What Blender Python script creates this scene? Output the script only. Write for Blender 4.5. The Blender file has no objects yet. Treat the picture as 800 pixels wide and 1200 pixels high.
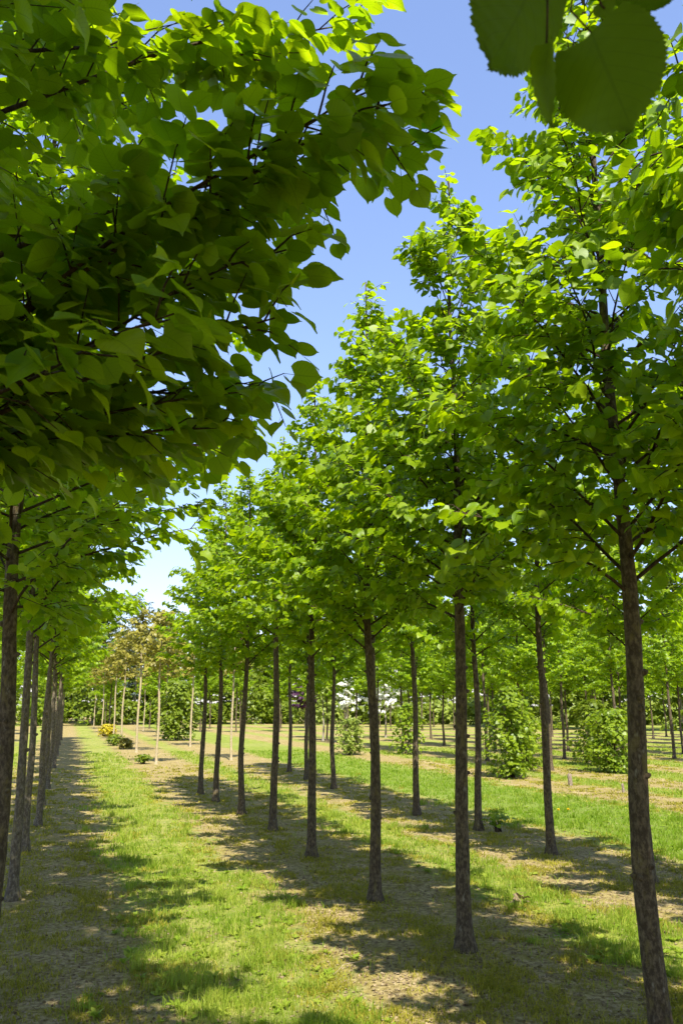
import bpy, math, random
import numpy as np
from mathutils import Vector, Matrix, noise

R = math.radians
scene = bpy.context.scene
COL = scene.collection
UP = Vector((0, 0, 1))

# ------------------------------------------------------------------ helpers
def link(o, parent=None):
    COL.objects.link(o)
    if parent is not None:
        o.parent = parent
    return o

def mesh_obj(name, me, parent=None, mats=()):
    o = bpy.data.objects.new(name, me)
    for m in mats:
        if m.name not in [x.name for x in me.materials if x]:
            me.materials.append(m)
    return link(o, parent)

def tag(o, label, cat, group=None, kind=None):
    if label: o['label'] = label
    if cat: o['category'] = cat
    if group: o['group'] = group
    if kind: o['kind'] = kind
    return o

def thing(name, label, cat, loc, rotz=0.0, group=None):
    o = bpy.data.objects.new(name, None)
    o.empty_display_size = 0.3
    o.location = loc
    o.rotation_euler = (0, 0, rotz)
    link(o)
    return tag(o, label, cat, group)

def np_mesh(name, verts, faces, uvs=None, tint=None, smooth=True):
    """verts (n,3); faces (m,k) of one size k; uvs per vertex (n,2); tint per vertex."""
    me = bpy.data.meshes.new(name)
    verts = np.asarray(verts, dtype=np.float32); faces = np.asarray(faces, dtype=np.int32)
    n, (m, k) = len(verts), faces.shape
    me.vertices.add(n); me.vertices.foreach_set('co', verts.ravel())
    me.loops.add(m * k); me.loops.foreach_set('vertex_index', faces.ravel())
    me.polygons.add(m)
    me.polygons.foreach_set('loop_start', np.arange(0, m * k, k, dtype=np.int32))
    me.polygons.foreach_set('loop_total', np.full(m, k, dtype=np.int32))
    if uvs is not None:
        uvl = me.uv_layers.new(name='UVMap')
        uvl.data.foreach_set('uv', np.asarray(uvs, dtype=np.float32)[faces.ravel()].ravel())
    if tint is not None:
        a = me.attributes.new('tint', 'FLOAT', 'POINT')
        a.data.foreach_set('value', np.asarray(tint, dtype=np.float32))
    me.update(calc_edges=True)
    me.polygons.foreach_set('use_smooth', np.full(m, smooth))
    return me

class Tubes:
    def __init__(self): self.v = []; self.f = []
    def add(self, pts, rad, sides=6, jitter=0.0, rng=None, cap=True):
        pts = [Vector(p) for p in pts]
        n = len(pts); base = len(self.v)
        ref = Vector((0.31, 0.95, 0.07))
        for i, p in enumerate(pts):
            t = (pts[min(i + 1, n - 1)] - pts[max(i - 1, 0)]).normalized()
            a = t.cross(ref)
            if a.length < 1e-3: a = t.cross(Vector((1, 0, 0)))
            a.normalize(); b = t.cross(a)
            for s in range(sides):
                an = 2 * math.pi * s / sides
                r = rad[i]
                if jitter: r *= 1 + jitter * noise.noise(Vector((math.cos(an) * 1.3, math.sin(an) * 1.3, p.z * 6 + base)))
                self.v.append(p + (a * math.cos(an) + b * math.sin(an)) * r)
        for i in range(n - 1):
            for s in range(sides):
                s2 = (s + 1) % sides
                self.f.append((base + i * sides + s, base + i * sides + s2, base + (i + 1) * sides + s2, base + (i + 1) * sides + s))
        if cap:
            self.v.append(pts[-1]); c = len(self.v) - 1
            for s in range(sides):
                self.f.append((base + (n - 1) * sides + s, base + (n - 1) * sides + (s + 1) % sides, c))
    def mesh(self, name):
        me = bpy.data.meshes.new(name)
        me.from_pydata([tuple(v) for v in self.v], [], self.f)
        me.update()
        me.polygons.foreach_set('use_smooth', [True] * len(me.polygons))
        return me

# ------------------------------------------------------------------ materials
class NT:
    def __init__(self, name):
        self.m = bpy.data.materials.new(name); self.m.use_nodes = True
        self.t = self.m.node_tree; self.t.nodes.clear()
        self.out = self.n('ShaderNodeOutputMaterial')
    def n(self, typ, **kw):
        nd = self.t.nodes.new(typ)
        for k, v in kw.items(): setattr(nd, k, v)
        return nd
    def put(self, sock, val):
        if hasattr(val, 'is_output') or isinstance(val, bpy.types.NodeSocket): self.t.links.new(val, sock)
        elif val is not None: sock.default_value = val
    def math(self, op, a, b=None, clamp=False):
        nd = self.n('ShaderNodeMath', operation=op, use_clamp=clamp)
        self.put(nd.inputs[0], a)
        if b is not None: self.put(nd.inputs[1], b)
        return nd.outputs[0]
    def mix(self, f, a, b, blend='MIX'):
        nd = self.n('ShaderNodeMix', data_type='RGBA', blend_type=blend)
        self.put(nd.inputs[0], f)
        self.put(nd.inputs[6], a if not isinstance(a, tuple) else (*a, 1)); self.put(nd.inputs[7], b if not isinstance(b, tuple) else (*b, 1))
        return nd.outputs[2]
    def noise(self, vec, scale, detail=4, rough=0.55):
        nd = self.n('ShaderNodeTexNoise')
        if vec is not None: self.t.links.new(vec, nd.inputs['Vector'])
        nd.inputs['Scale'].default_value = scale; nd.inputs['Detail'].default_value = detail; nd.inputs['Roughness'].default_value = rough
        return nd.outputs[0]
    def mapr(self, v, a, b, c=0.0, d=1.0, smooth=True):
        nd = self.n('ShaderNodeMapRange', interpolation_type='SMOOTHSTEP' if smooth else 'LINEAR')
        self.put(nd.inputs[0], v)
        for i, x in enumerate((a, b, c, d)): nd.inputs[i + 1].default_value = x
        return nd.outputs[0]
    def coord(self, which='Object', scale=None):
        tc = self.n('ShaderNodeTexCoord').outputs[which]
        if scale is None: return tc
        mp = self.n('ShaderNodeMapping'); mp.inputs['Scale'].default_value = scale
        self.t.links.new(tc, mp.inputs[0]); return mp.outputs[0]
    def attr(self, name):
        return self.n('ShaderNodeAttribute', attribute_name=name).outputs['Fac']
    def principled(self, col, rough=0.8, spec=0.3, normal=None):
        p = self.n('ShaderNodeBsdfPrincipled')
        self.put(p.inputs['Base Color'], col if not isinstance(col, tuple) else (*col, 1))
        self.put(p.inputs['Roughness'], rough); p.inputs['Specular IOR Level'].default_value = spec
        if normal is not None: self.t.links.new(normal, p.inputs['Normal'])
        return p.outputs[0]
    def bump(self, h, strength=0.5, dist=0.01):
        b = self.n('ShaderNodeBump'); b.inputs['Strength'].default_value = strength; b.inputs['Distance'].default_value = dist
        self.t.links.new(h, b.inputs['Height']); return b.outputs[0]
    def done(self, sh):
        self.t.links.new(sh, self.out.inputs[0]); return self.m

def leaf_material(name, old, young, told, tyoung, trans=0.45, rough=0.42, spec=0.3, veins=True, under=None, vs=0.16):
    T = NT(name)
    tint = T.attr('tint')
    c = T.mix(tint, old, young); tc = T.mix(tint, told, tyoung)
    obj = T.n('ShaderNodeObjectInfo').outputs['Random']
    hs = T.n('ShaderNodeHueSaturation'); T.put(hs.inputs['Value'], T.mapr(obj, 0, 1, 0.88, 1.12, False)); T.t.links.new(c, hs.inputs['Color']); c = hs.outputs[0]
    nrm = None
    if veins:
        uv = T.n('ShaderNodeUVMap').outputs[0]
        sp = T.n('ShaderNodeSeparateXYZ'); T.t.links.new(uv, sp.inputs[0])
        au = T.math('ABSOLUTE', T.math('SUBTRACT', T.math('MULTIPLY', sp.outputs[0], 2.0), 1.0))
        ph = T.math('SUBTRACT', T.math('MULTIPLY', sp.outputs[1], 7.5), T.math('MULTIPLY', au, 2.6))
        fr = T.math('ABSOLUTE', T.math('SUBTRACT', T.math('FRACT', ph), 0.5))
        lat = T.mapr(fr, 0.0, 0.075, 1.0, 0.0)
        mid = T.mapr(au, 0.015, 0.05, 1.0, 0.0)
        vein = T.math('MAXIMUM', lat, mid)
        c = T.mix(T.math('MULTIPLY', vein, vs), c, young)
        tc = T.mix(T.math('MULTIPLY', vein, 0.45), tc, old)
        cell = T.noise(T.coord('UV'), 30, 2)
        c = T.mix(T.mapr(cell, 0.35, 0.75, 0.0, 0.22), c, old)
        nrm = T.bump(T.math('SUBTRACT', 1.0, vein), 0.15, 0.001)
    if under:
        bf = T.n('ShaderNodeNewGeometry').outputs['Backfacing']
        c = T.mix(T.math('MULTIPLY', bf, 0.5), c, under)
    p = T.principled(c, rough, spec, nrm)
    tr = T.n('ShaderNodeBsdfTranslucent'); T.t.links.new(tc, tr.inputs[0])
    mx = T.n('ShaderNodeMixShader'); mx.inputs[0].default_value = trans
    T.t.links.new(p, mx.inputs[1]); T.t.links.new(tr.outputs[0], mx.inputs[2])
    return T.done(mx.outputs[0])

M_LIME = leaf_material('lime_leaf', (0.060, 0.148, 0.002), (0.255, 0.350, 0.003), (0.215, 0.43, 0.002), (0.52, 0.68, 0.003), 0.50, under=(0.12, 0.20, 0.012))
M_LIMESHADE = leaf_material('shaded_lime_leaf', (0.050, 0.095, 0.003), (0.13, 0.19, 0.006), (0.14, 0.26, 0.003), (0.30, 0.42, 0.006), 0.40, rough=.6, spec=.15, under=(0.07, 0.12, 0.010), vs=.5)  # shade on the foreground leaves put into darker colour and lower translucency
M_SHRUB = leaf_material('shrub_leaf', (0.07, 0.14, 0.006), (0.22, 0.29, 0.012), (0.19, 0.33, 0.006), (0.38, 0.49, 0.012), 0.42, veins=False)
M_BRONZE = leaf_material('bronze_leaf', (0.13, 0.115, 0.015), (0.28, 0.25, 0.04), (0.27, 0.24, 0.02), (0.40, 0.38, 0.04), 0.4, veins=False)
M_YELLOW = leaf_material('yellow_leaf', (0.30, 0.25, 0.01), (0.52, 0.44, 0.02), (0.5, 0.4, 0.01), (0.6, 0.5, 0.02), 0.35, veins=False)
M_WOODLEAF = leaf_material('woodland_leaf', (0.065, 0.11, 0.008), (0.18, 0.23, 0.015), (0.16, 0.25, 0.008), (0.3, 0.38, 0.015), 0.42, veins=False)
M_PALELEAF = leaf_material('pale_leaf', (0.12, 0.18, 0.02), (0.28, 0.33, 0.05), (0.2, 0.3, 0.02), (0.35, 0.42, 0.05), 0.4, veins=False)
M_NEEDLE = leaf_material('pine_needle', (0.035, 0.055, 0.04), (0.09, 0.12, 0.09), (0.04, 0.06, 0.03), (0.08, 0.1, 0.06), 0.2, veins=False)
M_BLOSSOM = leaf_material('white_blossom', (0.62, 0.64, 0.50), (0.82, 0.82, 0.76), (0.6, 0.62, 0.45), (0.75, 0.75, 0.65), 0.35, veins=False)
M_PURPLE = leaf_material('purple_leaf', (0.03, 0.012, 0.03), (0.08, 0.03, 0.07), (0.06, 0.01, 0.03), (0.1, 0.03, 0.05), 0.3, veins=False)
M_GRASS = leaf_material('grass_blade', (0.135, 0.225, 0.010), (0.38, 0.40, 0.06), (0.26, 0.40, 0.01), (0.46, 0.50, 0.06), 0.42, rough=0.55, spec=0.2, veins=False)
M_WEED = leaf_material('weed_leaf', (0.18, 0.18, 0.015), (0.42, 0.36, 0.05), (0.30, 0.30, 0.015), (0.48, 0.43, 0.05), 0.35, rough=0.6, spec=0.1, veins=False)
M_LITTER = leaf_material('dry_litter', (0.10, 0.06, 0.03), (0.40, 0.31, 0.18), (0.1, 0.06, 0.02), (0.3, 0.22, 0.1), 0.12, rough=0.8, spec=0.1, veins=False)

def bark_material(name, dark, light, lichen, lichen_amt=0.5):
    T = NT(name)
    o = T.coord('Object')
    oi = T.n('ShaderNodeObjectInfo').outputs['Random']
    add = T.n('ShaderNodeVectorMath', operation='ADD'); T.t.links.new(o, add.inputs[0])
    cmb = T.n('ShaderNodeCombineXYZ'); T.put(cmb.inputs[2], T.math('MULTIPLY', oi, 37.0)); T.t.links.new(cmb.outputs[0], add.inputs[1])
    def sc(v):
        mp = T.n('ShaderNodeMapping'); mp.inputs['Scale'].default_value = v; T.t.links.new(add.outputs[0], mp.inputs[0]); return mp.outputs[0]
    fis = T.noise(sc((48, 48, 26)), 1.0, 6, 0.68)
    blot = T.noise(sc((16, 16, 8)), 1.0, 5, 0.65)
    ring = T.noise(sc((3, 3, 60)), 1.0, 2, 0.5)
    c = T.mix(T.mapr(fis, 0.40, 0.68), dark, light)
    c = T.mix(T.mapr(ring, 0.55, 0.75, 0.0, 0.35), c, dark)
    c = T.mix(T.mapr(blot, 0.52, 0.66, 0.0, lichen_amt), c, lichen)
    pale = T.noise(sc((22, 22, 11)), 1.0, 3, 0.6)
    c = T.mix(T.mapr(pale, 0.62, 0.74, 0.0, 0.4), c, (0.34, 0.31, 0.24))
    h = T.math('ADD', T.math('MULTIPLY', fis, 1.0), T.math('MULTIPLY', ring, 0.4))
    return T.done(T.principled(c, 0.9, 0.15, T.bump(h, 0.8, 0.012)))

M_BARK = bark_material('lime_bark', (0.054, 0.039, 0.024), (0.15, 0.115, 0.072), (0.16, 0.13, 0.04), 0.5)
M_GREYLIME = bark_material('grey_lime_bark', (0.085, 0.067, 0.044), (0.20, 0.165, 0.11), (0.20, 0.165, 0.05), 0.5)
M_TWIG = bark_material('lime_twig', (0.035, 0.022, 0.014), (0.085, 0.055, 0.035), (0.09, 0.07, 0.03), 0.3)
M_PALEBARK = bark_material('pale_bark', (0.28, 0.22, 0.13), (0.46, 0.38, 0.24), (0.42, 0.35, 0.12), 0.5)
M_GREYBARK = bark_material('grey_bark', (0.20, 0.17, 0.13), (0.36, 0.31, 0.25), (0.26, 0.24, 0.12), 0.4)
M_WOOD = bark_material('weathered_wood', (0.14, 0.10, 0.07), (0.32, 0.26, 0.19), (0.25, 0.2, 0.12), 0.3)

# ------------------------------------------------------------------ leaf clouds
def leaf_template(rows, widths, us, fold=0.20, droop=0.22, lobe=0.15, pet=0.42, wave=0.03, petw=0.011):
    V = []; U = []; F = []
    k = len(us)
    for v, w in zip(rows, widths):
        for u in us:
            y = v - lobe * abs(u) * (1 - v) ** 3
            z = fold * abs(u) * w - droop * v * v - 0.10 * (abs(u) * w) ** 2 + wave * math.sin(7 * v + 2.1 * u) * abs(u)
            V.append((u * w, y, z)); U.append((0.5 + 0.5 * u, v))
    for i in range(len(rows) - 1):
        for j in range(k - 1):
            F.append((i * k + j, i * k + j + 1, (i + 1) * k + j + 1, (i + 1) * k + j))
    end = (0.0, 0.0, 0.0)
    if pet:
        b = len(V)
        end = (0.0, -pet, 0.10)
        V += [(-petw, 0.02, 0), (petw, 0.02, 0), (petw, -pet, .10), (-petw, -pet, .10)]
        U += [(.5, 0), (.5, 0), (.5, 0), (.5, 0)]
        F.append((b, b + 1, b + 2, b + 3))
    return np.array(V), np.array(U), np.array(F), np.array(end)

HI = leaf_template([0, .07, .17, .3, .45, .6, .74, .86, .93, 1.06], [.30, .44, .53, .57, .56, .49, .37, .20, .07, .006], [-1, -.55, 0, .55, 1])
MID = leaf_template([0, .14, .33, .56, .8, 1.05], [.34, .52, .57, .51, .27, .01], [-1, 0, 1])
LOW = leaf_template([0, .33, .72, 1.03], [.32, .52, .30, .02], [-1, 0, 1], pet=0)
NEEDLE = leaf_template([0, .5, 1.0], [.10, .16, .02], [-1, 1], fold=0, droop=0.1, lobe=0, pet=0, wave=0)

def leaf_cloud(name, tpl, leaves, rng, base=None):
    """leaves: list of (node, D, N, size, tint)"""
    V, U, F, E = tpl
    n = len(leaves)
    P = np.array([l[0][:] for l in leaves]); D = np.array([l[1][:] for l in leaves]); N = np.array([l[2][:] for l in leaves])
    S = np.array([l[3] for l in leaves]); T = np.array([l[4] for l in leaves])
    D /= np.linalg.norm(D, axis=1)[:, None]
    N -= D * (N * D).sum(1)[:, None]; N /= (np.linalg.norm(N, axis=1)[:, None] + 1e-9)
    X = np.cross(D, N)
    rs = np.random.RandomState(rng.randint(0, 10 ** 6))
    curl = rs.uniform(-0.3, 2.0, n); wid = rs.uniform(0.86, 1.12, n); skew = rs.uniform(-0.10, 0.10, n)
    lx = V[None, :, 0] * wid[:, None] + skew[:, None] * V[None, :, 1] * (1 - V[None, :, 1]) * 2
    ly = np.broadcast_to(V[None, :, 1], lx.shape) - E[1]
    lz = V[None, :, 2] * curl[:, None]
    lz = lz - E[2] * curl[:, None]
    co = P[:, None, :] + (X[:, None, :] * lx[..., None] + D[:, None, :] * ly[..., None] + N[:, None, :] * lz[..., None]) * S[:, None, None]
    m = len(V)
    faces = (F[None, :, :] + (np.arange(n) * m)[:, None, None]).reshape(-1, F.shape[1])
    return np_mesh(name, co.reshape(-1, 3), faces, np.tile(U, (n, 1)), np.repeat(T, m))

# ------------------------------------------------------------------ tree generator
def lerp(a, b, t): return a + (b - a) * t

def profile_cone(t): return (1 - t) ** 1.12 * (0.82 + 0.18 * min(1, t / 0.12)) + 0.06
def profile_full(t): return (1 - t) ** 0.62 * (0.85 + 0.15 * min(1, t / 0.12)) + 0.05
def profile_globe(t): return 0.35 + 0.65 * math.sin(math.pi * min(1, 0.18 + 0.80 * t)) if t < 0.97 else 0.3

def grow(seed, H=6.15, zb=2.35, rad=1.30, prof=profile_cone, nprim=54, r0=0.054, twig_step=0.050, leaf_step=0.029,
         leaf=(0.048, 0.088), e0=36, e1=66, twig_len=(0.20, 0.46), sides=12, droop=(0.1, 1.0), tilt=(.15, 1.1), flat=.45, flare=.5, extra=()):
    rng = random.Random(seed)
    # trunk
    n = 60; ph = rng.uniform(0, 9); tr = []; rr = []
    for i in range(n + 1):
        z = H * i / n
        wob = 0.030 * min(1, z / 0.8)
        tr.append(Vector((noise.noise(Vector((z * 0.55, ph, 0))) * wob * 2, noise.noise(Vector((z * 0.55, ph, 7))) * wob * 2, z)))
        f = z / H
        r = r0 * (1.0 - 0.28 * min(1, z / zb)) if z < zb else lerp(r0 * 0.72, 0.006, ((z - zb) / (H - zb)) ** 0.8)
        r *= 1 + flare * (math.exp(-z / 0.06) + .35 * math.exp(-z / 0.28)) + 0.05 * noise.noise(Vector((z * 4, ph, 3)))
        rr.append(r)
    trunk = Tubes(); trunk.add([tr[0] - Vector((0, 0, .08))] + tr, [rr[0] * 1.1] + rr, sides, 0.10)
    def at(z):
        f = max(0, min(n - 1e-6, z / H * n)); i = int(f)
        return tr[i].lerp(tr[i + 1], f - i)
    # knobs of pruned side shoots
    for k in range(9):
        z = rng.uniform(0.5, zb); a = rng.uniform(0, 6.28); d = Vector((math.cos(a), math.sin(a), .25))
        p = at(z) + d * r0 * 0.62
        trunk.add([p, p + d * 0.018, p + d * 0.030], [0.020, 0.015, 0.006], 6)
    branches = []
    def put_leaf(L, node, f, sgn, young, out):
        r = f.cross(UP)
        r = r.normalized() if r.length > 1e-3 else Vector((1, 0, 0))
        D = f * rng.uniform(.3, .8) + r * sgn * rng.uniform(.4, .95) + out * rng.uniform(0, .4) + Vector((0, 0, -rng.uniform(*droop)))
        D = D.normalized()
        N = UP * 0.8 + out * rng.uniform(*tilt) + Vector((rng.gauss(0, flat), rng.gauss(0, flat), rng.gauss(0, .2)))
        s = rng.uniform(*leaf) * (1 - 0.30 * young * rng.random())
        t = min(1, max(0, 0.38 + 0.5 * young + rng.gauss(0, .22)))
        L.append((node, D, N, s, t))
    az = rng.uniform(0, 6.28)
    extra = list(extra)
    for i in range(-len(extra), nprim + 1):
        tubes = Tubes(); L = []
        if i == nprim:                                   # the leader's own top
            for j in range(34):
                z = H - 0.75 + 0.77 * j / 33
                a = j * 2.4; f = Vector((math.cos(a), math.sin(a), .5)).normalized()
                node = at(min(z, H)) + f * 0.01
                if j % 3 == 0 and j < 30:
                    ln = rng.uniform(.08, .20); end = node + f * ln
                    tubes.add([node, end], [0.004, .002], 4)
                    for q in range(4): put_leaf(L, node.lerp(end, (q + 1) / 4), f, 1 if q % 2 else -1, .9, f)
                put_leaf(L, node, f, rng.choice((-1, 1)), 1.0, f)
            branches.append((tubes, L)); continue
        t = (i + rng.uniform(0, .9)) / nprim
        az += 2.39996 + rng.uniform(-.35, .35)
        z0 = zb + (H - 0.35 - zb) * t
        el = R(lerp(e0, e1, t) + rng.uniform(-14, 12))
        Lh = rad * prof(t) * rng.uniform(0.78, 1.16)
        if i < 0: z0, az, el, Lh = extra[i]; el = R(el); t = .1
        h = Vector((math.cos(az), math.sin(az), 0)); sd = Vector((-h.y, h.x, 0))
        bend = rng.uniform(-.16, .16) * Lh * (i >= 0); sag = rng.uniform(.18, .42) if i >= 0 else .28
        npt = 9; pts = []
        o = at(z0)
        for k in range(npt):
            s = k / (npt - 1)
            w = noise.noise(Vector((s * 3, i * 3.1 + seed, 0))) * 0.05 * Lh
            pts.append(o + h * Lh * s + sd * (bend * s * s + w) + UP * (Lh * math.tan(el) * (s - sag * s * s)))
        rb = lerp(0.0098, 0.0045, t) * (0.8 + 0.4 * Lh / rad)
        tubes.add(pts, [lerp(rb, 0.0022, (k / (npt - 1)) ** 0.8) for k in range(npt)], 6)
        ln = sum((pts[k + 1] - pts[k]).length for k in range(npt - 1))
        def on(s):
            f = min(npt - 1 - 1e-6, max(0, s * (npt - 1))); k = int(f)
            return pts[k].lerp(pts[k + 1], f - k), (pts[k + 1] - pts[k]).normalized()
        d = 0.16 + rng.uniform(0, .06); sg = 1
        while d < ln:
            s = d / ln; p, f = on(s); sg = -sg
            tw = rng.uniform(*twig_len) * (1.0 - 0.55 * s) * (0.55 + 0.45 * Lh / rad)
            side = f.cross(UP).normalized() * sg
            dr = (f * rng.uniform(.35, .9) + side * rng.uniform(.5, 1.0) + UP * rng.uniform(-.55, .60)).normalized()
            tp = [p, p + dr * tw * .5 + UP * .01, p + dr * tw - UP * tw * rng.uniform(0, .22)]
            tubes.add(tp, [0.0034, .0026, .0014], 4, cap=False)
            q = leaf_step * rng.uniform(.6, 1.2); ls = 1
            while q < tw:
                u = q / tw; ls = -ls
                node = tp[0].lerp(tp[1], u * 2) if u < .5 else tp[1].lerp(tp[2], u * 2 - 1)
                put_leaf(L, node, dr, ls, 0.25 + 0.55 * u * s + 0.2 * t, h)
                q += leaf_step * rng.uniform(.8, 1.25)
            put_leaf(L, tp[2], dr, rng.choice((-.3, .3)), 0.4 + .6 * s, h)
            d += twig_step * rng.uniform(.7, 1.35)
        q = ln * 0.45
        while q < ln:
            p, f = on(q / ln); put_leaf(L, p, f, rng.choice((-1, 1)), .5 + .4 * q / ln, h); q += leaf_step * 1.2
        branches.append((tubes, L))
    return trunk, branches, rng

def make_tree(kind, seed, tpl, leafmat, barkmat=None, split=False, label=None, cat='tree', group=None, loc=(0, 0, 0), crown='crown', trunk_name='trunk', **kw):
    barkmat = barkmat or M_BARK
    trunk, branches, rng = grow(seed, **kw)
    root = thing(kind, label, cat, loc, 0, group)
    mesh_obj(trunk_name, trunk.mesh('trunk'), root, [barkmat])
    leaves = []
    if split:
        for tb, L in branches:
            if tb.f: mesh_obj('branch', tb.mesh('branch'), root, [M_TWIG])
    else:
        al = Tubes()
        for tb, L in branches:
            b = len(al.v); al.v += tb.v; al.f += [tuple(x + b for x in f) for f in tb.f]
        mesh_obj('branchwork', al.mesh('branchwork'), root, [M_TWIG])
    for tb, L in branches: leaves += L
    mesh_obj(crown, leaf_cloud('crown', tpl, leaves, rng), root, [leafmat])
    root['n'] = len(leaves)
    print('TREE', kind, seed, len(leaves))
    del root['n']
    return root

used = set()
def plant(proto, loc, rotz, label, group, scale=1.0, lean=(0, 0), sz=None):
    """the first time moves the prototype itself, then copies it and its parts"""
    if proto.name not in used:
        used.add(proto.name); o = proto
    else:
        o = proto.copy(); COL.objects.link(o)
        for ch in list(proto.children):
            c = ch.copy(); COL.objects.link(c); c.parent = o
    o.location = loc
    o.rotation_euler = (lean[0], lean[1], rotz)
    o.scale = (scale, scale, sz or scale)
    tag(o, label, 'tree', group)
    return o

# ------------------------------------------------------------------ camera
HY = 829.0
pitch = math.atan((HY - 600) / 1000.0)
yaw = math.atan((400 - 82) * math.cos(pitch) / 1000.0)
CAMZ = 1.65
cam_d = bpy.data.cameras.new('camera'); cam = bpy.data.objects.new('camera', cam_d); link(cam)
cam.location = (0, 0, CAMZ); cam.rotation_euler = (R(90) + pitch, 0, -yaw)
cam_d.sensor_fit = 'VERTICAL'; cam_d.sensor_height = 36; cam_d.sensor_width = 24; cam_d.lens = 30
cam_d.clip_start = 0.05; cam_d.clip_end = 2000
cam_d.dof.use_dof = True; cam_d.dof.focus_distance = 7.5; cam_d.dof.aperture_fstop = 13
scene.camera = cam

# ------------------------------------------------------------------ ground
ROWS = [-9.6, -6.5, -3.4, -0.37, 2.7, 5.4, 10.1, 12.6, 15.8, 18.8, 21.2, 24.2, 27.2, 30.3, 33.4, 36.5]
def ground_z(x, y):
    return 0.030 * noise.noise(Vector((x * 0.55, y * 0.35, 1.7))) + 0.015 * noise.noise(Vector((x * 1.9, y * 1.7, 4.2)))
def strip_of(x):
    """metres inside (+) or outside (-) the bare strip along a tree row"""
    best = -9
    for r in ROWS:
        hw = 0.98 if r < 9 else 0.8
        best = max(best, hw - abs(x - r))
    return best
def axis(segs):
    out = []
    for a, b, s in segs:
        k = max(1, int(round((b - a) / s)))
        out += [a + (b - a) * i / k for i in range(k)]
    out.append(segs[-1][1]); return out
xs = axis([(-900, -100, 100), (-100, -14, 8), (-14, -3, .3), (-3, 8, .12), (8, 44, .3), (44, 120, 8), (120, 900, 100)])
ys = axis([(-60, -6, 6), (-6, 3, 1), (3, 16, .16), (16, 60, .8), (60, 140, 6), (140, 1500, 120)])
gv = []; gs = []
for y in ys:
    for x in xs:
        gv.append((x, y, ground_z(x, y) if -14 < x < 50 and y < 80 else -0.0)); gs.append(max(-1.5, min(1, strip_of(x))))
nx = len(xs)
gf = [(j * nx + i, j * nx + i + 1, (j + 1) * nx + i + 1, (j + 1) * nx + i) for j in range(len(ys) - 1) for i in range(nx - 1)]
gme = np_mesh('ground', gv, gf, None, gs)
T = NT('ground_soil_and_grass')
oc = T.coord('Object')
st = T.attr('tint')
n1 = T.noise(oc, 1.1, 5); n2 = T.noise(oc, 4.5, 5); n3 = T.noise(oc, 22, 4, .65); n4 = T.noise(oc, 90, 3, .7); n0 = T.noise(oc, .22, 3)
lane = T.mix(T.mapr(n2, .35, .68), (0.14, 0.205, 0.016), (0.31, 0.31, 0.06))
lane = T.mix(T.mapr(n3, .52, .72, 0, .75), lane, (0.36, 0.29, 0.14))
lane = T.mix(T.mapr(n0, .40, .62, 0, .35), lane, (0.33, 0.30, 0.11))
sx = T.n('ShaderNodeSeparateXYZ'); T.t.links.new(oc, sx.inputs[0])
fresh = T.math('MULTIPLY', T.mapr(sx.outputs[0], 6.2, 7.0), T.mapr(sx.outputs[0], 9.2, 8.6))
lane = T.mix(T.math('MULTIPLY', T.math('MULTIPLY', fresh, T.mapr(sx.outputs[1], 40, 16, .25, 1)), T.mapr(n2, .3, .7, .35, .8)), lane, (0.11, 0.20, 0.015))
soil = T.mix(T.mapr(n3, .35, .66), (0.18, 0.125, 0.05), (0.45, 0.35, 0.165))
soil = T.mix(T.mapr(n2, .44, .64, 0, .75), soil, (0.26, 0.215, 0.04))
soil = T.mix(T.mapr(n1, .52, .68, 0, .45), soil, (0.43, 0.34, 0.16))
soil = T.mix(T.mapr(n4, .58, .72, 0, .6), soil, (0.11, 0.07, 0.03))
edge = T.math('ADD', T.math('ADD', st, T.math('MULTIPLY', T.math('SUBTRACT', n1, .5), 0.9)), T.math('MULTIPLY', T.math('SUBTRACT', n2, .5), 1.1))
fac = T.mapr(edge, -.22, .22)
gc = T.mix(fac, lane, soil)
gc = T.mix(T.mapr(n4, .3, .7, 0.0, .25), gc, (0.07, 0.07, 0.02))
hgt = T.math('ADD', T.math('MULTIPLY', n3, .7), T.math('MULTIPLY', n4, .5))
gmat = T.done(T.principled(gc, 0.95, 0.1, T.bump(hgt, 0.9, 0.03)))
ground = mesh_obj('ground', gme, None, [gmat]); tag(ground, 'grassy nursery ground in mown lanes and dry bare strips', 'ground', None, 'structure')

# grass, weeds and litter ---------------------------------------------------
def scatter(seed, n, ymin, ymax, accept, power=1.6):
    rs = np.random.RandomState(seed); out = []
    tanl, tanr = math.tan(R(-14)), math.tan(R(50))
    while len(out) < n:
        k = 20000
        u = rs.rand(k)
        a = 1 - power + 1                       # area grows with y
        y = (ymin ** a + u * (ymax ** a - ymin ** a)) ** (1 / a) if abs(a) > 1e-6 else ymin * (ymax / ymin) ** u
        x = y * (tanl + (tanr - tanl) * rs.rand(k)) + rs.uniform(-1.2, .6, k)
        for xx, yy in zip(x, y):
            if accept(xx, yy, rs): out.append((xx, yy))
            if len(out) >= n: break
    return out, rs

def edge_noise(x, y):
    return strip_of(x) + 0.55 * noise.noise(Vector((x * 0.8, y * 0.8, 2.0))) + 0.35 * noise.noise(Vector((x * 2.6, y * 2.6, 5.0)))

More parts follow.
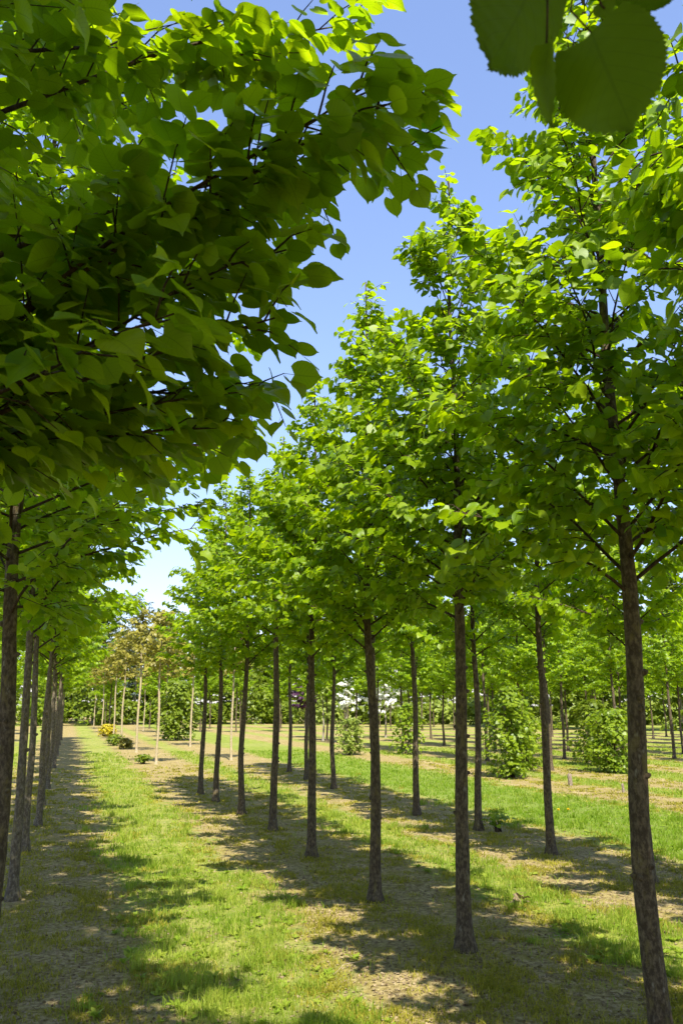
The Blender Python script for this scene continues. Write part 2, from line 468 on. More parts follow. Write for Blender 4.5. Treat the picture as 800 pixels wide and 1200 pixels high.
def blade_mesh(name, pts, rs, hfun, wfun, lean, tintfun):
    n = len(pts); P = np.array([(x, y, ground_z(x, y) - .004) for x, y in pts])
    hh = np.array([hfun(x, y, rs) for x, y in pts]); ww = np.array([wfun(x, y, rs) for x, y in pts]); tt = np.array([tintfun(x, y, rs) for x, y in pts])
    a = rs.uniform(0, 6.283, n); b = rs.uniform(0, 6.283, n); l = np.abs(rs.normal(0, lean, n))
    side = np.stack([np.cos(a), np.sin(a), np.zeros(n)], 1) * ww[:, None]
    ld = np.stack([np.cos(b), np.sin(b), np.zeros(n)], 1) * (l * hh)[:, None]
    up = np.zeros((n, 3)); up[:, 2] = hh
    v = np.stack([P - side, P + side, P + side * .75 + up * .55 + ld * .30, P - side * .75 + up * .55 + ld * .30,
                  P + side * .08 + up * .98 / (1 + .3 * l[:, None]) + ld, P - side * .08 + up * .98 / (1 + .3 * l[:, None]) + ld], 1).reshape(-1, 3)
    f = np.array([[0, 1, 2, 3], [3, 2, 4, 5]])
    faces = (f[None] + (np.arange(n) * 6)[:, None, None]).reshape(-1, 4)
    return np_mesh(name, v, faces, None, np.repeat(tt, 6))

def tuftness(x, y): return 0.5 + 0.9 * noise.noise(Vector((x * 3.1, y * 3.1, 9.0))) + .35 * noise.noise(Vector((x * 9, y * 9, 3.0)))
def acc_grass(x, y, rs):
    e = edge_noise(x, y); t = tuftness(x, y)
    p = 0.10 + 0.9 * max(0, min(1, t)) if e < 0 else (0.03 if e < .3 else 0.004)
    return rs.rand() < p
pts, rs = scatter(11, 150000, 3.2, 34, acc_grass, 1.9)
tc_, rs2 = scatter(12, 420, 3.2, 15, lambda x, y, r: -1.2 < edge_noise(x, y) < .05, 2.0)
tall_set = set()
for x, y in tc_:
    for k in range(34):
        dx, dy = rs2.normal(0, .035, 2); q = (x + dx, y + dy); pts.append(q); tall_set.add(q)
gm = blade_mesh('grass', pts, rs,
                lambda x, y, r: r.uniform(.05, .13) if (x, y) in tall_set else (0.020 + 0.080 * max(0, min(1.2, tuftness(x, y))) * r.rand() ** .7) * (1 + .008 * y),
                lambda x, y, r: r.uniform(.0013, .0030) * max(1, y / 5.5), 0.55,
                lambda x, y, r: min(1, max(0, r.normal(.36 - (.28 if 6.3 < x < 9.1 else 0), .22) + .35 * noise.noise(Vector((x * .9, y * .9, 0))))))
tag(mesh_obj('grass', gm, None, [M_GRASS]), 'bright green grass of the mown lanes', 'grass', None, 'stuff')

def acc_weed(x, y, rs):
    e = edge_noise(x, y); c = noise.noise(Vector((x * 2.2, y * 2.2, 21.0))) + .5 * noise.noise(Vector((x * 7, y * 7, 2.0)))
    return (abs(x - min(ROWS, key=lambda r: abs(r - x))) < .22 and e > 0 and rs.rand() < .35) or e > -.25 and rs.rand() < max(0.03, min(1, .1 + 1.7 * c))
cen, rs = scatter(23, 13000, 3.2, 26, acc_weed, 2.0)
pts = [(x + dx, y + dy) for x, y in cen for k in range(13) for dx, dy in [rs.normal(0, .030 * (1 + .03 * y), 2)]]
wm = blade_mesh('weeds', pts, rs, lambda x, y, r: r.uniform(.012, .050) * (1 + .01 * y), lambda x, y, r: r.uniform(.0016, .0042) * max(1, y / 6), 1.0,
                lambda x, y, r: min(1, max(0, r.normal(.42, .25))))
tag(mesh_obj('low_weeds', wm, None, [M_WEED]), 'low yellowish weeds and moss on the bare strips', 'weeds', None, 'stuff')

cen, rs = scatter(41, 1500, 3.2, 14, lambda x, y, r: edge_noise(x, y) < .1, 2.0)
ros = []; rr2 = random.Random(9)
for x, y in cen:
    sz = rr2.uniform(.025, .06); tn = rr2.uniform(.0, .6)
    for k in range(rr2.randint(4, 8)):
        a = k * 2.4 + rr2.uniform(-.4, .4)
        ros.append((Vector((x, y, ground_z(x, y) + .008)), Vector((math.cos(a), math.sin(a), rr2.uniform(.2, .9))), UP + Vector((rr2.gauss(0, .2), rr2.gauss(0, .2), 0)), sz * rr2.uniform(.7, 1.2), tn))
tag(mesh_obj('broad_weeds', leaf_cloud('broad_weeds', leaf_template([0, .3, .6, .85, 1.0], [.06, .16, .22, .16, .02], [-1, 0, 1], pet=0), ros, rr2), None, [M_GRASS]), 'broad leaved weeds and rosettes in the mown lane', 'weeds', None, 'stuff')

def acc_litter(x, y, rs):
    e = edge_noise(x, y); return rs.rand() < (.9 if e > 0 else .35)
pts, rs = scatter(31, 42000, 3.2, 16, acc_litter, 2.1)
ll = []
rr_ = random.Random(4)
for x, y in pts:
    a = rr_.uniform(0, 6.28)
    ll.append((Vector((x, y, ground_z(x, y) + .006)), Vector((math.cos(a), math.sin(a), rr_.gauss(0, .25))), Vector((rr_.gauss(0, .3), rr_.gauss(0, .3), 1)), rr_.uniform(.007, .022), min(.75, rr_.random())))
lm = leaf_cloud('litter', LOW, ll, rr_)
tag(mesh_obj('leaf_litter', lm, None, [M_LITTER]), 'dry brown leaf and stalk litter under the trees', 'litter', None, 'stuff')

# ------------------------------------------------------------------ lime trees
ORD = 'first second third fourth fifth sixth seventh eighth ninth tenth eleventh twelfth thirteenth fourteenth fifteenth sixteenth seventeenth eighteenth nineteenth twentieth'.split()
near = [make_tree('lime_tree', s, HI, M_LIME, split=True, zb=z, rad=r, nprim=64, leaf_step=.026, leaf=(.045, .084)) for s, z, r in ((101, 2.15, 1.18), (102, 2.3, 1.2), (103, 2.25, 1.25), (104, 2.3, 1.3))]
mid = [make_tree('lime_tree', s, MID, M_LIME, zb=z, rad=r, H=h, nprim=n) for s, z, r, h, n in ((201, 2.3, 1.3, 6.1, 48), (202, 2.5, 1.2, 6.4, 44), (203, 2.15, 1.42, 5.9, 50), (204, 2.35, 1.3, 6.3, 42), (205, 2.6, 1.15, 5.8, 46), (206, 2.25, 1.38, 6.0, 50))]
over = [make_tree('lime_tree', s, HI, M_LIME, split=True, leaf_step=.036, nprim=74, H=7.0, zb=2.2, rad=1.50, prof=profile_full, r0=.060, e0=18, leaf=(.050, .090), droop=(0, .6), tilt=(-.1, .5), flat=.38, twig_step=.062, extra=X) for s, X in ((153, ((2.25, -1.47, 33.8, 1.18), (2.25, -1.43, 26.1, 1.17), (2.42, -1.52, 34.8, 1.14), (2.25, -1.13, 23.2, 1.05), (2.25, -.94, 20.5, 1.08), (2.35, -1.57, 35.5, 1.5), (2.35, -1.63, 36, 1.5), (2.48, -1.10, 34.8, 1.09), (2.6, -1.25, 33, 1.05), (2.25, -.45, 23.1, 1.34), (2.3, -.75, 26, 1.2))), (152, ()))]
greys = [make_tree('lime_tree', s, MID, M_LIME, M_GREYLIME, zb=2.3, rad=1.32, nprim=50, r0=.045) for s in (121, 122)]
prng = random.Random(77)
def lime(protos, x, y, label, group, scale=None, rot=None, pick=None, lean=None):
    p = protos[pick] if pick is not None else prng.choice(protos)
    s = scale or prng.uniform(.95, 1.05)
    return plant(p, (x, y, ground_z(x, y)), rot if rot is not None else prng.uniform(0, 6.28), label, group, s,
                 lean or (R(prng.gauss(0, .5)), R(prng.gauss(0, .5))))

G0 = 'lime trees of the row overhanging the near edge of the lane'
G1 = 'lime trees of the row across the grass lane'
G2 = 'lime trees of the second row beyond the lane'
# row across the lane
tall = [(2.76, 3.82, 1.03, 0), (2.73, 5.91, .985, 1), (2.67, 7.61, .96, 2), (2.71, 9.88, .95, 3), (2.74, 12.00, .97, None), (2.69, 13.99, .95, None), (2.60, 15.97, .96, None), (2.56, 17.60, .94, None)]
for i, (x, y, s, pk) in enumerate(tall):
    lb = ('largest lime tree with thick mossy trunk at the edge of the view' if i == 0 else
          'tall lime tree with dark trunk, %s along the row across the grass lane' % ORD[i])
    lime(near if pk is not None else mid, x, y, lb, G1, s, pick=pk, rot=[3.3, 2.1, 3.9, 5.2][i] if i < 4 else None, lean=(0, 0) if i == 0 else None)
# row the viewer stands beside
left = [(-.62, 2.50), (-.37, 5.70), (-.37, 8.56), (-.39, 11.15), (-.32, 13.57)] + [(-.36 + .06 * math.sin(k * 2.7), 16.6 + 3.1 * k) for k in range(11)]
for i, (x, y) in enumerate(left):
    if i == 0: lb = 'lime tree whose dark overhanging branches fill the upper corner, trunk hidden'
    elif i == 1: lb = 'lime tree with dark trunk cut by the edge of the view beside the shaded strip'
    else: lb = 'lime tree with the %s grey mottled trunk along the overhanging row' % ORD[i - 2]
    lime(over if i < 2 else greys, x, y, lb, G0, [1.0, 1.0, 1.0, 1.0][i] if i < 4 else 1.0, pick=[0, 1, 0, 1][i] if i < 4 else None, rot=[1.0, 4.4, 2.2, 0.3][i] if i < 4 else None, lean={2: (0, R(1.5)), 3: (0, R(-.9))}.get(i, (0, 0)))
# unseen trees beside and behind the viewer; first enlarged, second added for shade
for i, (x, y) in enumerate([(-1.55, -1.9), (.15, -1.7), (-.45, -4.2), (2.85, -.6), (2.8, -2.8), (5.5, 3.1), (5.5, 1.0)]):
    lime(over if i < 2 else mid, x, y, 'unseen lime tree standing behind the viewpoint and shading the foreground', 'lime trees behind the viewpoint', (1.85, 1.2)[i] if i < 2 else 1.0)
lime(near, 2.60, 1.80, 'lime tree whose dark leaf tips hang in at the edge beside the largest tree', G1, 1.0, pick=2, rot=1.3)
# second row beyond the lane
for i, (x, y) in enumerate([(5.5, 5.2), (5.48, 7.585), (5.44, 9.34), (5.52, 11.40), (5.32, 13.17), (5.38, 15.4), (5.32, 17.69), (5.4, 20.2), (5.58, 22.59)]):
    lb = ('lime tree at the edge of the view behind the largest trunk', 'lime tree of the second row whose trunk hides behind the largest trunk', 'lime tree of the second row standing between the narrow and the broad shrub')[i] if i < 3 else 'lime tree with slim dark trunk, %s along the second row beyond the lane' % ORD[i - 2]
    lime(mid, x, y, lb, G2, .95, lean=(0, 0) if i == 1 else None)
# farther rows past the open strip
far_rows = {12.6: [21.23, 22.6, 25.4, 27.88, 30.8, 32.9, 35.8, 39, 42.5, 46], 15.8: [22.71, 25.6, 28.6, 31.2, 34, 36.1, 40, 45],
            18.8: [21.5, 24.5, 27.4, 30.6, 33.8, 37, 40.5, 44.5], 21.2: [24.3, 27, 29.54, 33, 37, 41, 46], 24.2: [26, 29.5, 33, 37, 41, 46], 27.2: [29, 33, 37, 41, 45.5], 30.3: [33, 37, 41, 46.4], 33.4: [36, 40, 43.5], 36.5: [39, 43, 47]}
fn = {12.6: 'first', 15.8: 'second', 18.8: 'third', 21.2: 'fourth'}
for rx, yl in far_rows.items():
    for i, y in enumerate(yl):
        if rx in fn:
            lb = 'lime tree, %s along the %s distant row past the shrubs' % (ORD[i], fn[rx]); g = 'lime trees of the %s distant row' % fn[rx]
        else: lb = 'slim lime tree deep among the farthest trunks past the shrubs'; g = 'lime trees deep in the farthest rows'
        lime(mid, rx + prng.uniform(-.25, .25), y, lb, g, prng.uniform(.88, 1.0))
fr = random.Random(21)
for k in range(26):
    x = 3.0 + (k % 13) * 2.7 + fr.uniform(-.5, .5); y = 61 + 9 * (k // 13) + fr.uniform(-2, 2)
    lime(mid, x, y, 'small sunlit lime tree in the distance before the far wood', 'distant sunlit lime trees before the far wood', fr.uniform(.85, 1.1))
for i, y in enumerate([24, 27.5, 31, 35, 40, 46]):
    lime(mid, -3.4 + prng.uniform(-.1, .1), y, 'lime tree, %s along the sunlit row seen between the grey trunks' % ORD[i], 'lime trees seen between the grey trunks', prng.uniform(.9, 1.0))
for i, (x, y) in enumerate([(-9, 44), (-12, 52), (-15, 47), (-6.8, 55), (-19, 60), (-10, 62), (-3.6, 58), (-4.4, 66), (-6.2, 72), (-1.8, 75)]):
    lime(mid, x, y, 'distant lime tree filling the gap behind the grey trunks', 'distant lime trees behind the grey trunks', prng.uniform(.95, 1.15))

# the overhanging spray of big leaves close to the viewer -------------------
def hero_leaf(name, base, tip, N, width, parent, off, seed, fold=.12):
    rng = random.Random(seed)
    base, tip = Vector(base), Vector(tip); L = (tip - base).length
    D = (tip - base).normalized(); N = Vector(N); N = (N - D * N.dot(D)).normalized(); X = D.cross(N)
    rows = 46; us = [-1, -.8, -.55, -.28, 0, .28, .55, .8, 1]
    ks = [0, .07, .17, .3, .45, .6, .74, .86, .94, 1.0]; kw = [.34, .44, .50, .52, .50, .44, .34, .20, .07, .002]
    V = []; U = []; F = []
    for i in range(rows + 1):
        v = i / rows
        w = float(np.interp(v, ks, kw))
        for u in us:
            uu = u
            ww = w
            yy = v - .07 * abs(u) ** 1.5 * (1 - v) ** 3
            if abs(u) == 1 and 0 < i < rows:
                ww = w + (.020 if i % 2 else -.006); yy += .012 if i % 2 else 0
            ph = 7.5 * v - 2.6 * abs(u)
            z = fold * abs(u) * w - .16 * v * v + .012 * math.cos(2 * math.pi * ph) * abs(u) + .035 * math.sin(5 * v + 3 * u + seed)
            p = base + (X * uu * ww * width / L + D * yy + N * z) * L
            V.append(p - off); U.append((.5 + .5 * u, v))
    k = len(us)
    for i in range(rows):
        for j in range(k - 1):
            F.append((i * k + j, i * k + j + 1, (i + 1) * k + j + 1, (i + 1) * k + j))
    me = np_mesh(name, [v[:] for v in V], F, U, [rng.uniform(.25, .4)] * len(V))
    return mesh_obj(name, me, parent, [M_LIMESHADE])

def ray(px, py, t):
    """a point t metres ahead of the camera's place, on a direction given in photo pixels"""
    x, y = (px - 400) / 1000.0, (600 - py) / 1000.0
    fw = math.cos(pitch) - y * math.sin(pitch); up = math.sin(pitch) + y * math.cos(pitch)
    return Vector((x * math.cos(yaw) + fw * math.sin(yaw), -x * math.sin(yaw) + fw * math.cos(yaw), up)) * t + Vector((0, 0, CAMZ))

host = lime(over, -.58, -.15, 'lime tree whose twig of big toothed leaves hangs against the sky', G0, .97, pick=0, rot=2.9, lean=(0, 0))
host.location.z = 0; host.rotation_euler = (0, 0, 0); host.scale = (1, 1, 1)
off = Vector(host.location)
tw = Tubes()
o0 = Vector((-.57, -.14, 2.35))
path = [o0, Vector((-.28, .35, 2.56)), Vector((.02, .64, 2.54)), ray(560, -75, .86), ray(640, -45, .82), ray(672, -18, .79), ray(700, -6, .78), ray(760, -12, .80)]
tw.add([p - off for p in path], [.009, .007, .005, .0032, .0026, .0022, .0018, .0012], 6)
for a, b, c in [(ray(672, -18, .79), ray(668, 12, .775), ray(692, 38, .765)), (ray(640, -45, .82), ray(641, 10, .79), ray(640, 50, .775)), (ray(560, -75, .86), ray(592, -50, .84), ray(640, -34, .82)),
                (ray(700, -6, .78), ray(704, 6, .78), ray(708, 10, .78))]:
    tw.add([a - off, b - off, c - off], [.0013, .0011, .0011], 5)
twig = mesh_obj('twig', tw.mesh('twig'), host, [M_TWIG])
tocam = lambda p: (Vector((0, 0, CAMZ)) - p).normalized()
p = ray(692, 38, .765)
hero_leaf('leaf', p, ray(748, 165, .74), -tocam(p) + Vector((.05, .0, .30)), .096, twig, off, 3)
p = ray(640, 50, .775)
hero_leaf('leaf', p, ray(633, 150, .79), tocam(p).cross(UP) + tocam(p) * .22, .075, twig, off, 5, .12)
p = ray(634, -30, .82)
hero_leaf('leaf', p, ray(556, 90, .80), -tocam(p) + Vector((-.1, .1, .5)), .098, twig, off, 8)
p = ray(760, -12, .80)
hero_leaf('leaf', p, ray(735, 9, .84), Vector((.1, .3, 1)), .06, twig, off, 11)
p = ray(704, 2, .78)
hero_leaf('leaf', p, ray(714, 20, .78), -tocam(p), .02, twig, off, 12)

# ------------------------------------------------------------------ young bronze trees on canes
bron = [make_tree('maple_tree', s, LOW, M_BRONZE, M_PALEBARK, nprim=26, H=5.2, zb=3.1, rad=.95, prof=profile_globe, r0=.045, leaf=(.11, .17), twig_step=.12, leaf_step=.085, e0=20, e1=60) for s in (301, 302)]
for i, (x, y, s) in enumerate([(2.55, 26.74, .88), (2.49, 33.93, 1.0), (2.27, 40.1, .95), (2.3, 48, .95), (2.11, 60.3, 1.0), (1.92, 72.5, 1.0)]):
    plant(bron[i % 2], (x, y, ground_z(x, y)), i * 1.7, 'young bronze leaved maple with pale trunk, %s from the dark trunks' % ORD[i], 'young bronze maples beyond the dark trunks', s)
for i, (x, y, s) in enumerate([(5.04, 28.16, .85), (5.07, 38.35, .95), (5.2, 50, 1.0), (5.1, 64, 1.0)]):
    plant(bron[(i + 1) % 2], (x, y, ground_z(x, y)), i * 2.3, 'young bronze leaved maple with pale trunk, %s in the second line' % ORD[i], 'young bronze maples in the second line', s)

# ------------------------------------------------------------------ shrubs
def shrub(name, label, cat, loc, H, rad, leafmat, seed, prof, nleaf, size, tpl=LOW, stems=7, group=None):
    rng = random.Random(seed); tb = Tubes(); L = []
    root = thing(name, label, cat, loc, 0, group)
    for s in range(stems):
        a = 6.283 * s / stems + rng.uniform(-.3, .3); r = rad * rng.uniform(.15, .9); hh = H * rng.uniform(.65, 1.0)
        top = Vector((math.cos(a) * r, math.sin(a) * r, hh)) if s else Vector((0, 0, H))
        pts = [Vector((math.cos(a) * .05, math.sin(a) * .05, -.05)), top * .45 + Vector((math.cos(a), math.sin(a), 0)) * r * .15, top]
        tb.add(pts, [.014, .009, .003], 5)
    for k in range(nleaf):
        t = rng.random() ** .9; z = .06 + t * H
        rr = rad * prof(t) * (rng.random() ** .55)
        a = rng.choice(range(stems * 2)) * 6.283 / (stems * 2) + rng.gauss(0, .26)
        lump = noise.noise(Vector((math.cos(a) * 2.0, math.sin(a) * 2.0, t * 4.2 + seed)))
        if lump < -.02 and rng.random() < .8: continue
        rr *= 1 + 1.0 * lump
        h = Vector((math.cos(a), math.sin(a), 0))
        node = h * rr + UP * (z + rr * .25 * rng.uniform(-.4, 1))
        if rng.random() < .05: tb.add([h * rr * .3 + UP * z * .85, node], [.005, .002], 4)
        D = h * rng.uniform(.3, 1) + Vector((rng.gauss(0, .6), rng.gauss(0, .6), -rng.uniform(.1, .8)))
        N = UP + h * .5 + Vector((rng.gauss(0, .4), rng.gauss(0, .4), 0))
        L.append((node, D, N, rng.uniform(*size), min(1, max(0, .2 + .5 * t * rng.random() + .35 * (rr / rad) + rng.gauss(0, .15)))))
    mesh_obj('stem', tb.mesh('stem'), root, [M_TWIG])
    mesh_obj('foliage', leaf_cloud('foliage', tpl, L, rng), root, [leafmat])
    return root
pc = lambda t: .55 + .55 * math.sin(math.pi * min(1, .25 + t * .75)) if t < .8 else .9 * (1 - t) / .2 * .6 + .25
pr = lambda t: max(.15, math.sqrt(max(0, 1 - (1.5 * t - .55) ** 2)))
shrub('lime_shrub', 'tall narrow lime shrub leafy down to the ground between two dark trunks', 'shrub', (10.2, 19.14, 0), 2.1, .48, M_SHRUB, 5, pc, 3200, (.055, .095), MID)
shrub('lime_shrub', 'broad rounded bright green shrub beside the thick mossy trunk', 'shrub', (13.62, 20.0, 0), 1.55, .66, M_SHRUB, 6, pr, 3400, (.05, .09), MID, 9)
shrub('lime_shrub', 'darker shrub standing just behind the tall narrow shrub', 'shrub', (11.55, 20.9, 0), 1.7, .42, M_SHRUB, 7, pc, 1400, (.07, .12))
shrub('lime_shrub', 'darker shrub half hidden behind the broad rounded shrub', 'shrub', (14.6, 22.4, 0), 1.8, .55, M_WOODLEAF, 8, pr, 1500, (.08, .13))
shrub('round_shrub', 'small upright yellow green shrub alone on the open strip', 'shrub', (9.58, 29.9, 0), 1.2, .5, M_PALELEAF, 9, pr, 1500, (.06, .1))
shrub('leafy_bush', 'tall dark green bush beside the young bronze trees', 'bush', (5.29, 45.4, 0), 2.9, 1.1, M_WOODLEAF, 10, pr, 2600, (.12, .2))
shrub('yellow_shrub', 'small bright yellow shrub at the far end of the lane', 'shrub', (2.2, 53.2, 0), .62, .42, M_YELLOW, 12, pr, 1100, (.08, .13))
shrub('dark_bush', 'low dark green bush near the bright yellow shrub', 'bush', (2.02, 40.2, 0), .42, .36, M_WOODLEAF, 13, pr, 700, (.06, .1))
shrub('brown_bush', 'low brownish bush at the foot of a young bronze tree', 'bush', (2.26, 36.8, 0), .36, .26, M_BRONZE, 14, pr, 600, (.06, .1))
shrub('low_sprout', 'low green sprout at a dark trunk foot in the second row', 'sprout', (5.72, 11.2, 0), .16, .13, M_SHRUB, 15, pr, 120, (.04, .07))
shrub('dark_tuft', 'small dark tuft on the ground beside the nearest young bronze tree', 'tuft', (2.2, 27.2, 0), .20, .22, M_WOODLEAF, 16, pr, 350, (.05, .08))
shrub('distant_shrub', 'small pale shrub between distant trunks behind the open strip', 'shrub', (11.6, 29.5, 0), 1.7, .45, M_SHRUB, 17, pc, 900, (.08, .13))
shrub('distant_shrub', 'small green shrub under the trees near the far edge', 'shrub', (31.5, 45.5, 0), 1.0, .7, M_SHRUB, 18, pr, 700, (.1, .15))

# ------------------------------------------------------------------ far trees
wood = [make_tree('woodland_tree', s, LOW, M_WOODLEAF, M_GREYBARK, nprim=44, H=13.5, zb=.6, rad=3.5, prof=profile_globe, r0=.17, leaf=(.28, .46), twig_step=.22, leaf_step=.13, twig_len=(.6, 1.3), e0=0, e1=62) for s in (401, 402)]
wr = random.Random(5)
k = 0
for ring, (dist, cnt, a0, a1) in enumerate([(94, 24, -20, 48), (108, 26, -22, 50), (122, 26, -20, 50), (72, 7, 26, 50)]):
    for i in range(cnt):
        a = R(a0 + (a1 - a0) * (i + wr.uniform(.1, .9)) / cnt); d = dist + wr.uniform(-5, 6)
        x, y = d * math.sin(a), d * math.cos(a)
        plant(wood[k % 2], (x, y, 0), wr.uniform(0, 6.28), 'dark leafy woodland tree in the far belt behind the nursery', 'woodland trees of the far belt', wr.uniform(.75, 1.05), sz=wr.uniform(.62, .85) + (.2 if a > R(18) else 0)); k += 1
hed = random.Random(8)
for i in range(11):
    x = -16 + i * 3.6 + hed.uniform(-1.2, 1.2)
    shrub('hedge_bush', 'dark dense bush at the foot of the far wood', 'bush', (x, 88 + hed.uniform(-4, 4), 0), hed.uniform(1.6, 3.4) + (3.2 if i % 2 else 0), hed.uniform(1.7, 2.6), (M_WOODLEAF, M_SHRUB)[i % 3 == 1], 60 + i, pr, 1300, (.22, .36), group='bushes at the foot of the far wood')
for i in range(20):
    x = 22 + i * 3.4 + hed.uniform(-1.2, 1.2)
    shrub('hedge_bush', 'dark dense bush at the foot of the far wood', 'bush', (x, 85 - i * 1.3 + hed.uniform(-4, 4), 0), hed.uniform(1.8, 3.8), hed.uniform(1.8, 2.6), (M_WOODLEAF, M_PALELEAF, M_WOODLEAF)[i % 3], 90 + i, pr, 1400, (.22, .36), group='bushes at the foot of the far wood')
pine = make_tree('pine_tree', 501, NEEDLE, M_NEEDLE, M_GREYBARK, nprim=46, H=12.5, zb=3, rad=3.0, prof=profile_globe, r0=.17, leaf=(.22, .4), twig_step=.22, leaf_step=.10, twig_len=(.5, 1.1), e0=10, e1=55)
plant(pine, (6.2, 90, 0), .5, 'grey blue conifer rising behind the bronze trees', None, 1.0)
plant(pine, (2.4, 96, 0), 2.5, 'second grey blue conifer half hidden behind the bronze trees', None, .92)
def small_tree(name, label, leafmat, seed, loc, H, zb, rad, leaf):
    o = make_tree(name, seed, LOW, leafmat, M_GREYBARK, label=label, nprim=22, H=H, zb=zb, rad=rad, prof=profile_globe, r0=.05, leaf=leaf, twig_step=.16, leaf_step=.09, e0=15, e1=60); o.location = loc
small_tree('blossom_tree', 'small tree covered in white blossom beyond the open strip', M_BLOSSOM, 601, (17.0, 46.5, 0), 3.9, 1.4, 1.5, (.13, .2))
small_tree('blossom_tree', 'smaller white blossoming tree beside the yellow green sapling', M_BLOSSOM, 602, (14.2, 45.0, 0), 3.3, 1.5, .9, (.11, .17))
small_tree('pale_sapling', 'yellow green sapling next to the white blossom', M_PALELEAF, 603, (12.2, 42.5, 0), 3.7, 1.0, .95, (.12, .18))
small_tree('purple_tree', 'small dark purple leaved tree in front of the far wood', M_PURPLE, 604, (18.6, 70, 0), 3.4, 1.5, 1.4, (.18, .28))

# ------------------------------------------------------------------ small things on the ground
def peg(label, loc, h, w, seed):
    root = thing('wooden_peg', label, 'peg', loc, seed)
    rng = random.Random(seed); tb = Tubes()
    tb.add([(0, 0, -.1), (0.002, 0, h * .5), (.012, .004, h), (.013, .004, h + .006)], [w, w * .96, w * .92, w * .75], 7, .12)
    mesh_obj('post', tb.mesh('post'), root, [M_WOOD])
    ch = Tubes(); ch.add([(w * .5, 0, h - .005), (w * .75, 0, h + .02)], [w * .4, w * .12], 5)
    mesh_obj('split_top', ch.mesh('split'), root, [M_WOOD])
peg('short dark wooden peg in the dry strip before the broad shrub', (10.38, 15.0, 0), .19, .028, 1)
peg('short grey stump beside the tall narrow shrub', (10.45, 17.0, 0), .24, .05, 2)

T = NT('dandelion_yellow'); M_DAND = T.done(T.principled((.75, .55, .01), .6, .2))
T = NT('dandelion_stem'); M_STEM = T.done(T.principled((.16, .22, .05), .6, .2))
def dandelion(label, x, y, h):
    root = thing('dandelion', label, 'flower', (x, y, ground_z(x, y)), x, 'dandelions in the green lane')
    tb = Tubes(); tb.add([(0, 0, 0), (.006, 0, h * .6), (.01, .003, h)], [.0025, .002, .002], 5)
    mesh_obj('stem', tb.mesh('stem'), root, [M_STEM])
    rng = random.Random(int(x * 100)); L = []
    for k in range(60):
        a = k * 2.4; r = .35 + .65 * k / 60
        d = Vector((math.cos(a) * r, math.sin(a) * r, 1.15 - r))
        L.append((Vector((.01, .003, h)), d, UP + d * .1, .030, .5))
    mesh_obj('flower_head', leaf_cloud('head', NEEDLE, L, rng), root, [M_DAND])
for lb, x, y, h in [('dandelion flowering behind the trunk between the two shrubs, nearer the narrow shrub', 7.15, 12.0, .13), ('second dandelion just behind the trunk between the two shrubs', 7.35, 12.05, .12),
                    ('lone dandelion flowering beside the thick mossy trunk', 7.6, 9.6, .10), ('dandelion flowering in the green lane just before the thick mossy trunk', 7.5, 10.5, .09)]:
    dandelion(lb, x, y, h)
rng = random.Random(3)
L = [(Vector((rng.uniform(-.05, .05), rng.uniform(-.05, .05), .012 + .03 * rng.random())), Vector((rng.gauss(0, 1), rng.gauss(0, 1), rng.gauss(0, .4))), Vector((rng.gauss(0, .6), rng.gauss(0, .6), 1)), rng.uniform(.05, .085), rng.uniform(.1, .8)) for k in range(9)]
dl = mesh_obj('dry_leaves', leaf_cloud('dry_leaves', MID, L, rng), None, [M_LITTER]); dl.location = (3.82, 7.15, ground_z(3.82, 7.15))
tag(dl, 'little heap of curled brown leaves in the grass past the second trunk', 'dead leaves')
tb = Tubes(); tb.add([(-.20, -.1, .01), (-.1, .0, .035), (.03, .05, .03), (.14, .06, .05), (.22, .1, .02)], [.0016, .0022, .002, .0016, .001], 6)
tb.add([(.03, .05, .03), (.08, .12, .05), (.1, .16, .04)], [.003, .002, .0015], 5)
T = NT('bleached_stalk'); M_STALK = T.done(T.principled((.34, .27, .17), .8, .2))
sk = mesh_obj('dry_stalk', tb.mesh('dry_stalk'), None, [M_STALK]); sk.location = (1.9, 5.75, ground_z(1.9, 5.75))
tag(sk, 'bleached dry stalk lying on the bare soil at the lane edge', 'stalk')

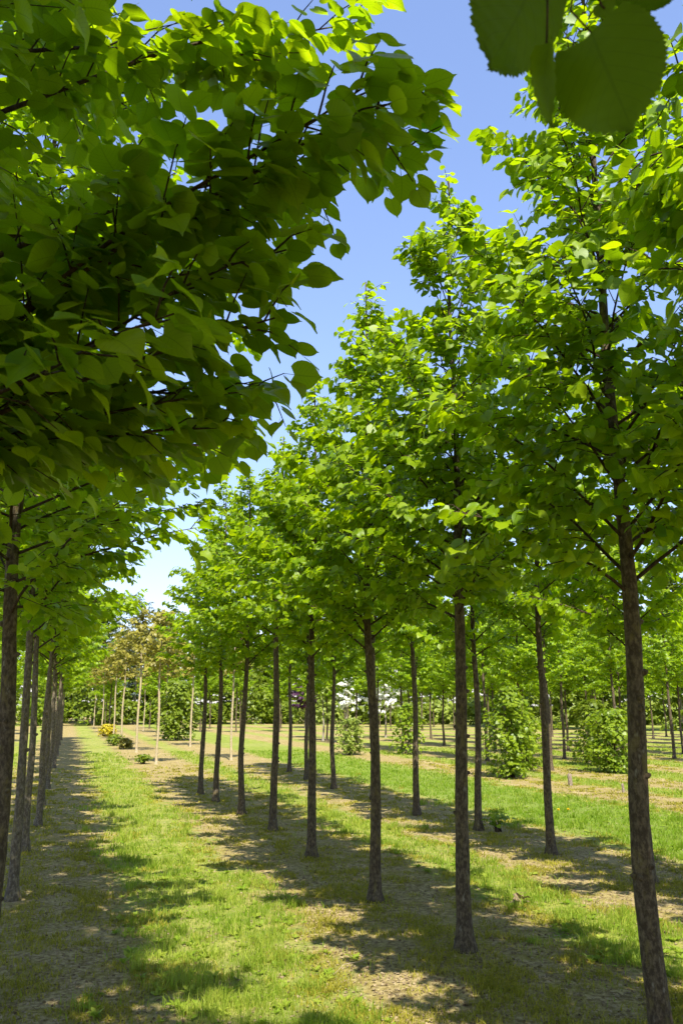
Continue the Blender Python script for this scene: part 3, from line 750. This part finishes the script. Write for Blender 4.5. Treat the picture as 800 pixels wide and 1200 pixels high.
# ------------------------------------------------------------------ light
AZ, EL = 4.0, 53.0                     # light travels toward +Y and a little toward +X
d = Vector((math.sin(R(AZ)) * math.cos(R(EL)), math.cos(R(AZ)) * math.cos(R(EL)), -math.sin(R(EL))))
sl = bpy.data.lights.new('sun', 'SUN'); sl.energy = 5.0; sl.angle = R(0.53); sl.color = (1.0, 0.95, 0.86)
so = bpy.data.objects.new('sun', sl); link(so); so.rotation_euler = d.to_track_quat('-Z', 'Y').to_euler()
w = bpy.data.worlds.new('World'); scene.world = w; w.use_nodes = True
nt = w.node_tree; nt.nodes.clear()
sky = nt.nodes.new('ShaderNodeTexSky'); sky.sky_type = 'NISHITA'; sky.sun_disc = False
sky.sun_elevation = R(EL); sky.sun_rotation = R(180 + AZ); sky.air_density = 1.3; sky.dust_density = 0.6; sky.ozone_density = 3.0; sky.altitude = 0
bg = nt.nodes.new('ShaderNodeBackground'); bg.inputs[1].default_value = 0.14
wo = nt.nodes.new('ShaderNodeOutputWorld')
gm_ = nt.nodes.new('ShaderNodeGamma'); gm_.inputs[1].default_value = 0.78
mu = nt.nodes.new('ShaderNodeMix'); mu.data_type = 'RGBA'; mu.blend_type = 'MULTIPLY'; mu.inputs[0].default_value = 1; mu.inputs[7].default_value = (0.95, 0.97, 1.2, 1)
nt.links.new(sky.outputs[0], gm_.inputs[0]); nt.links.new(gm_.outputs[0], mu.inputs[6]); nt.links.new(mu.outputs[2], bg.inputs[0]); nt.links.new(bg.outputs[0], wo.inputs[0])

# ------------------------------------------------------------------ render settings
vs = scene.view_settings
scene.display_settings.display_device = 'sRGB'
vs.view_transform = 'Standard'; vs.look = 'None'; vs.gamma = 1.0; vs.use_curve_mapping = False; vs.exposure = 1.2
scene.render.engine = 'CYCLES'
cy = scene.cycles
cy.max_bounces = 7; cy.diffuse_bounces = 4; cy.glossy_bounces = 2; cy.transmission_bounces = 4; cy.transparent_max_bounces = 4
cy.use_adaptive_sampling = True; cy.adaptive_threshold = 0.015
cy.use_denoising = True
try: cy.denoiser = 'OPENIMAGEDENOISE'
except Exception: pass
cy.sample_clamp_indirect = 8
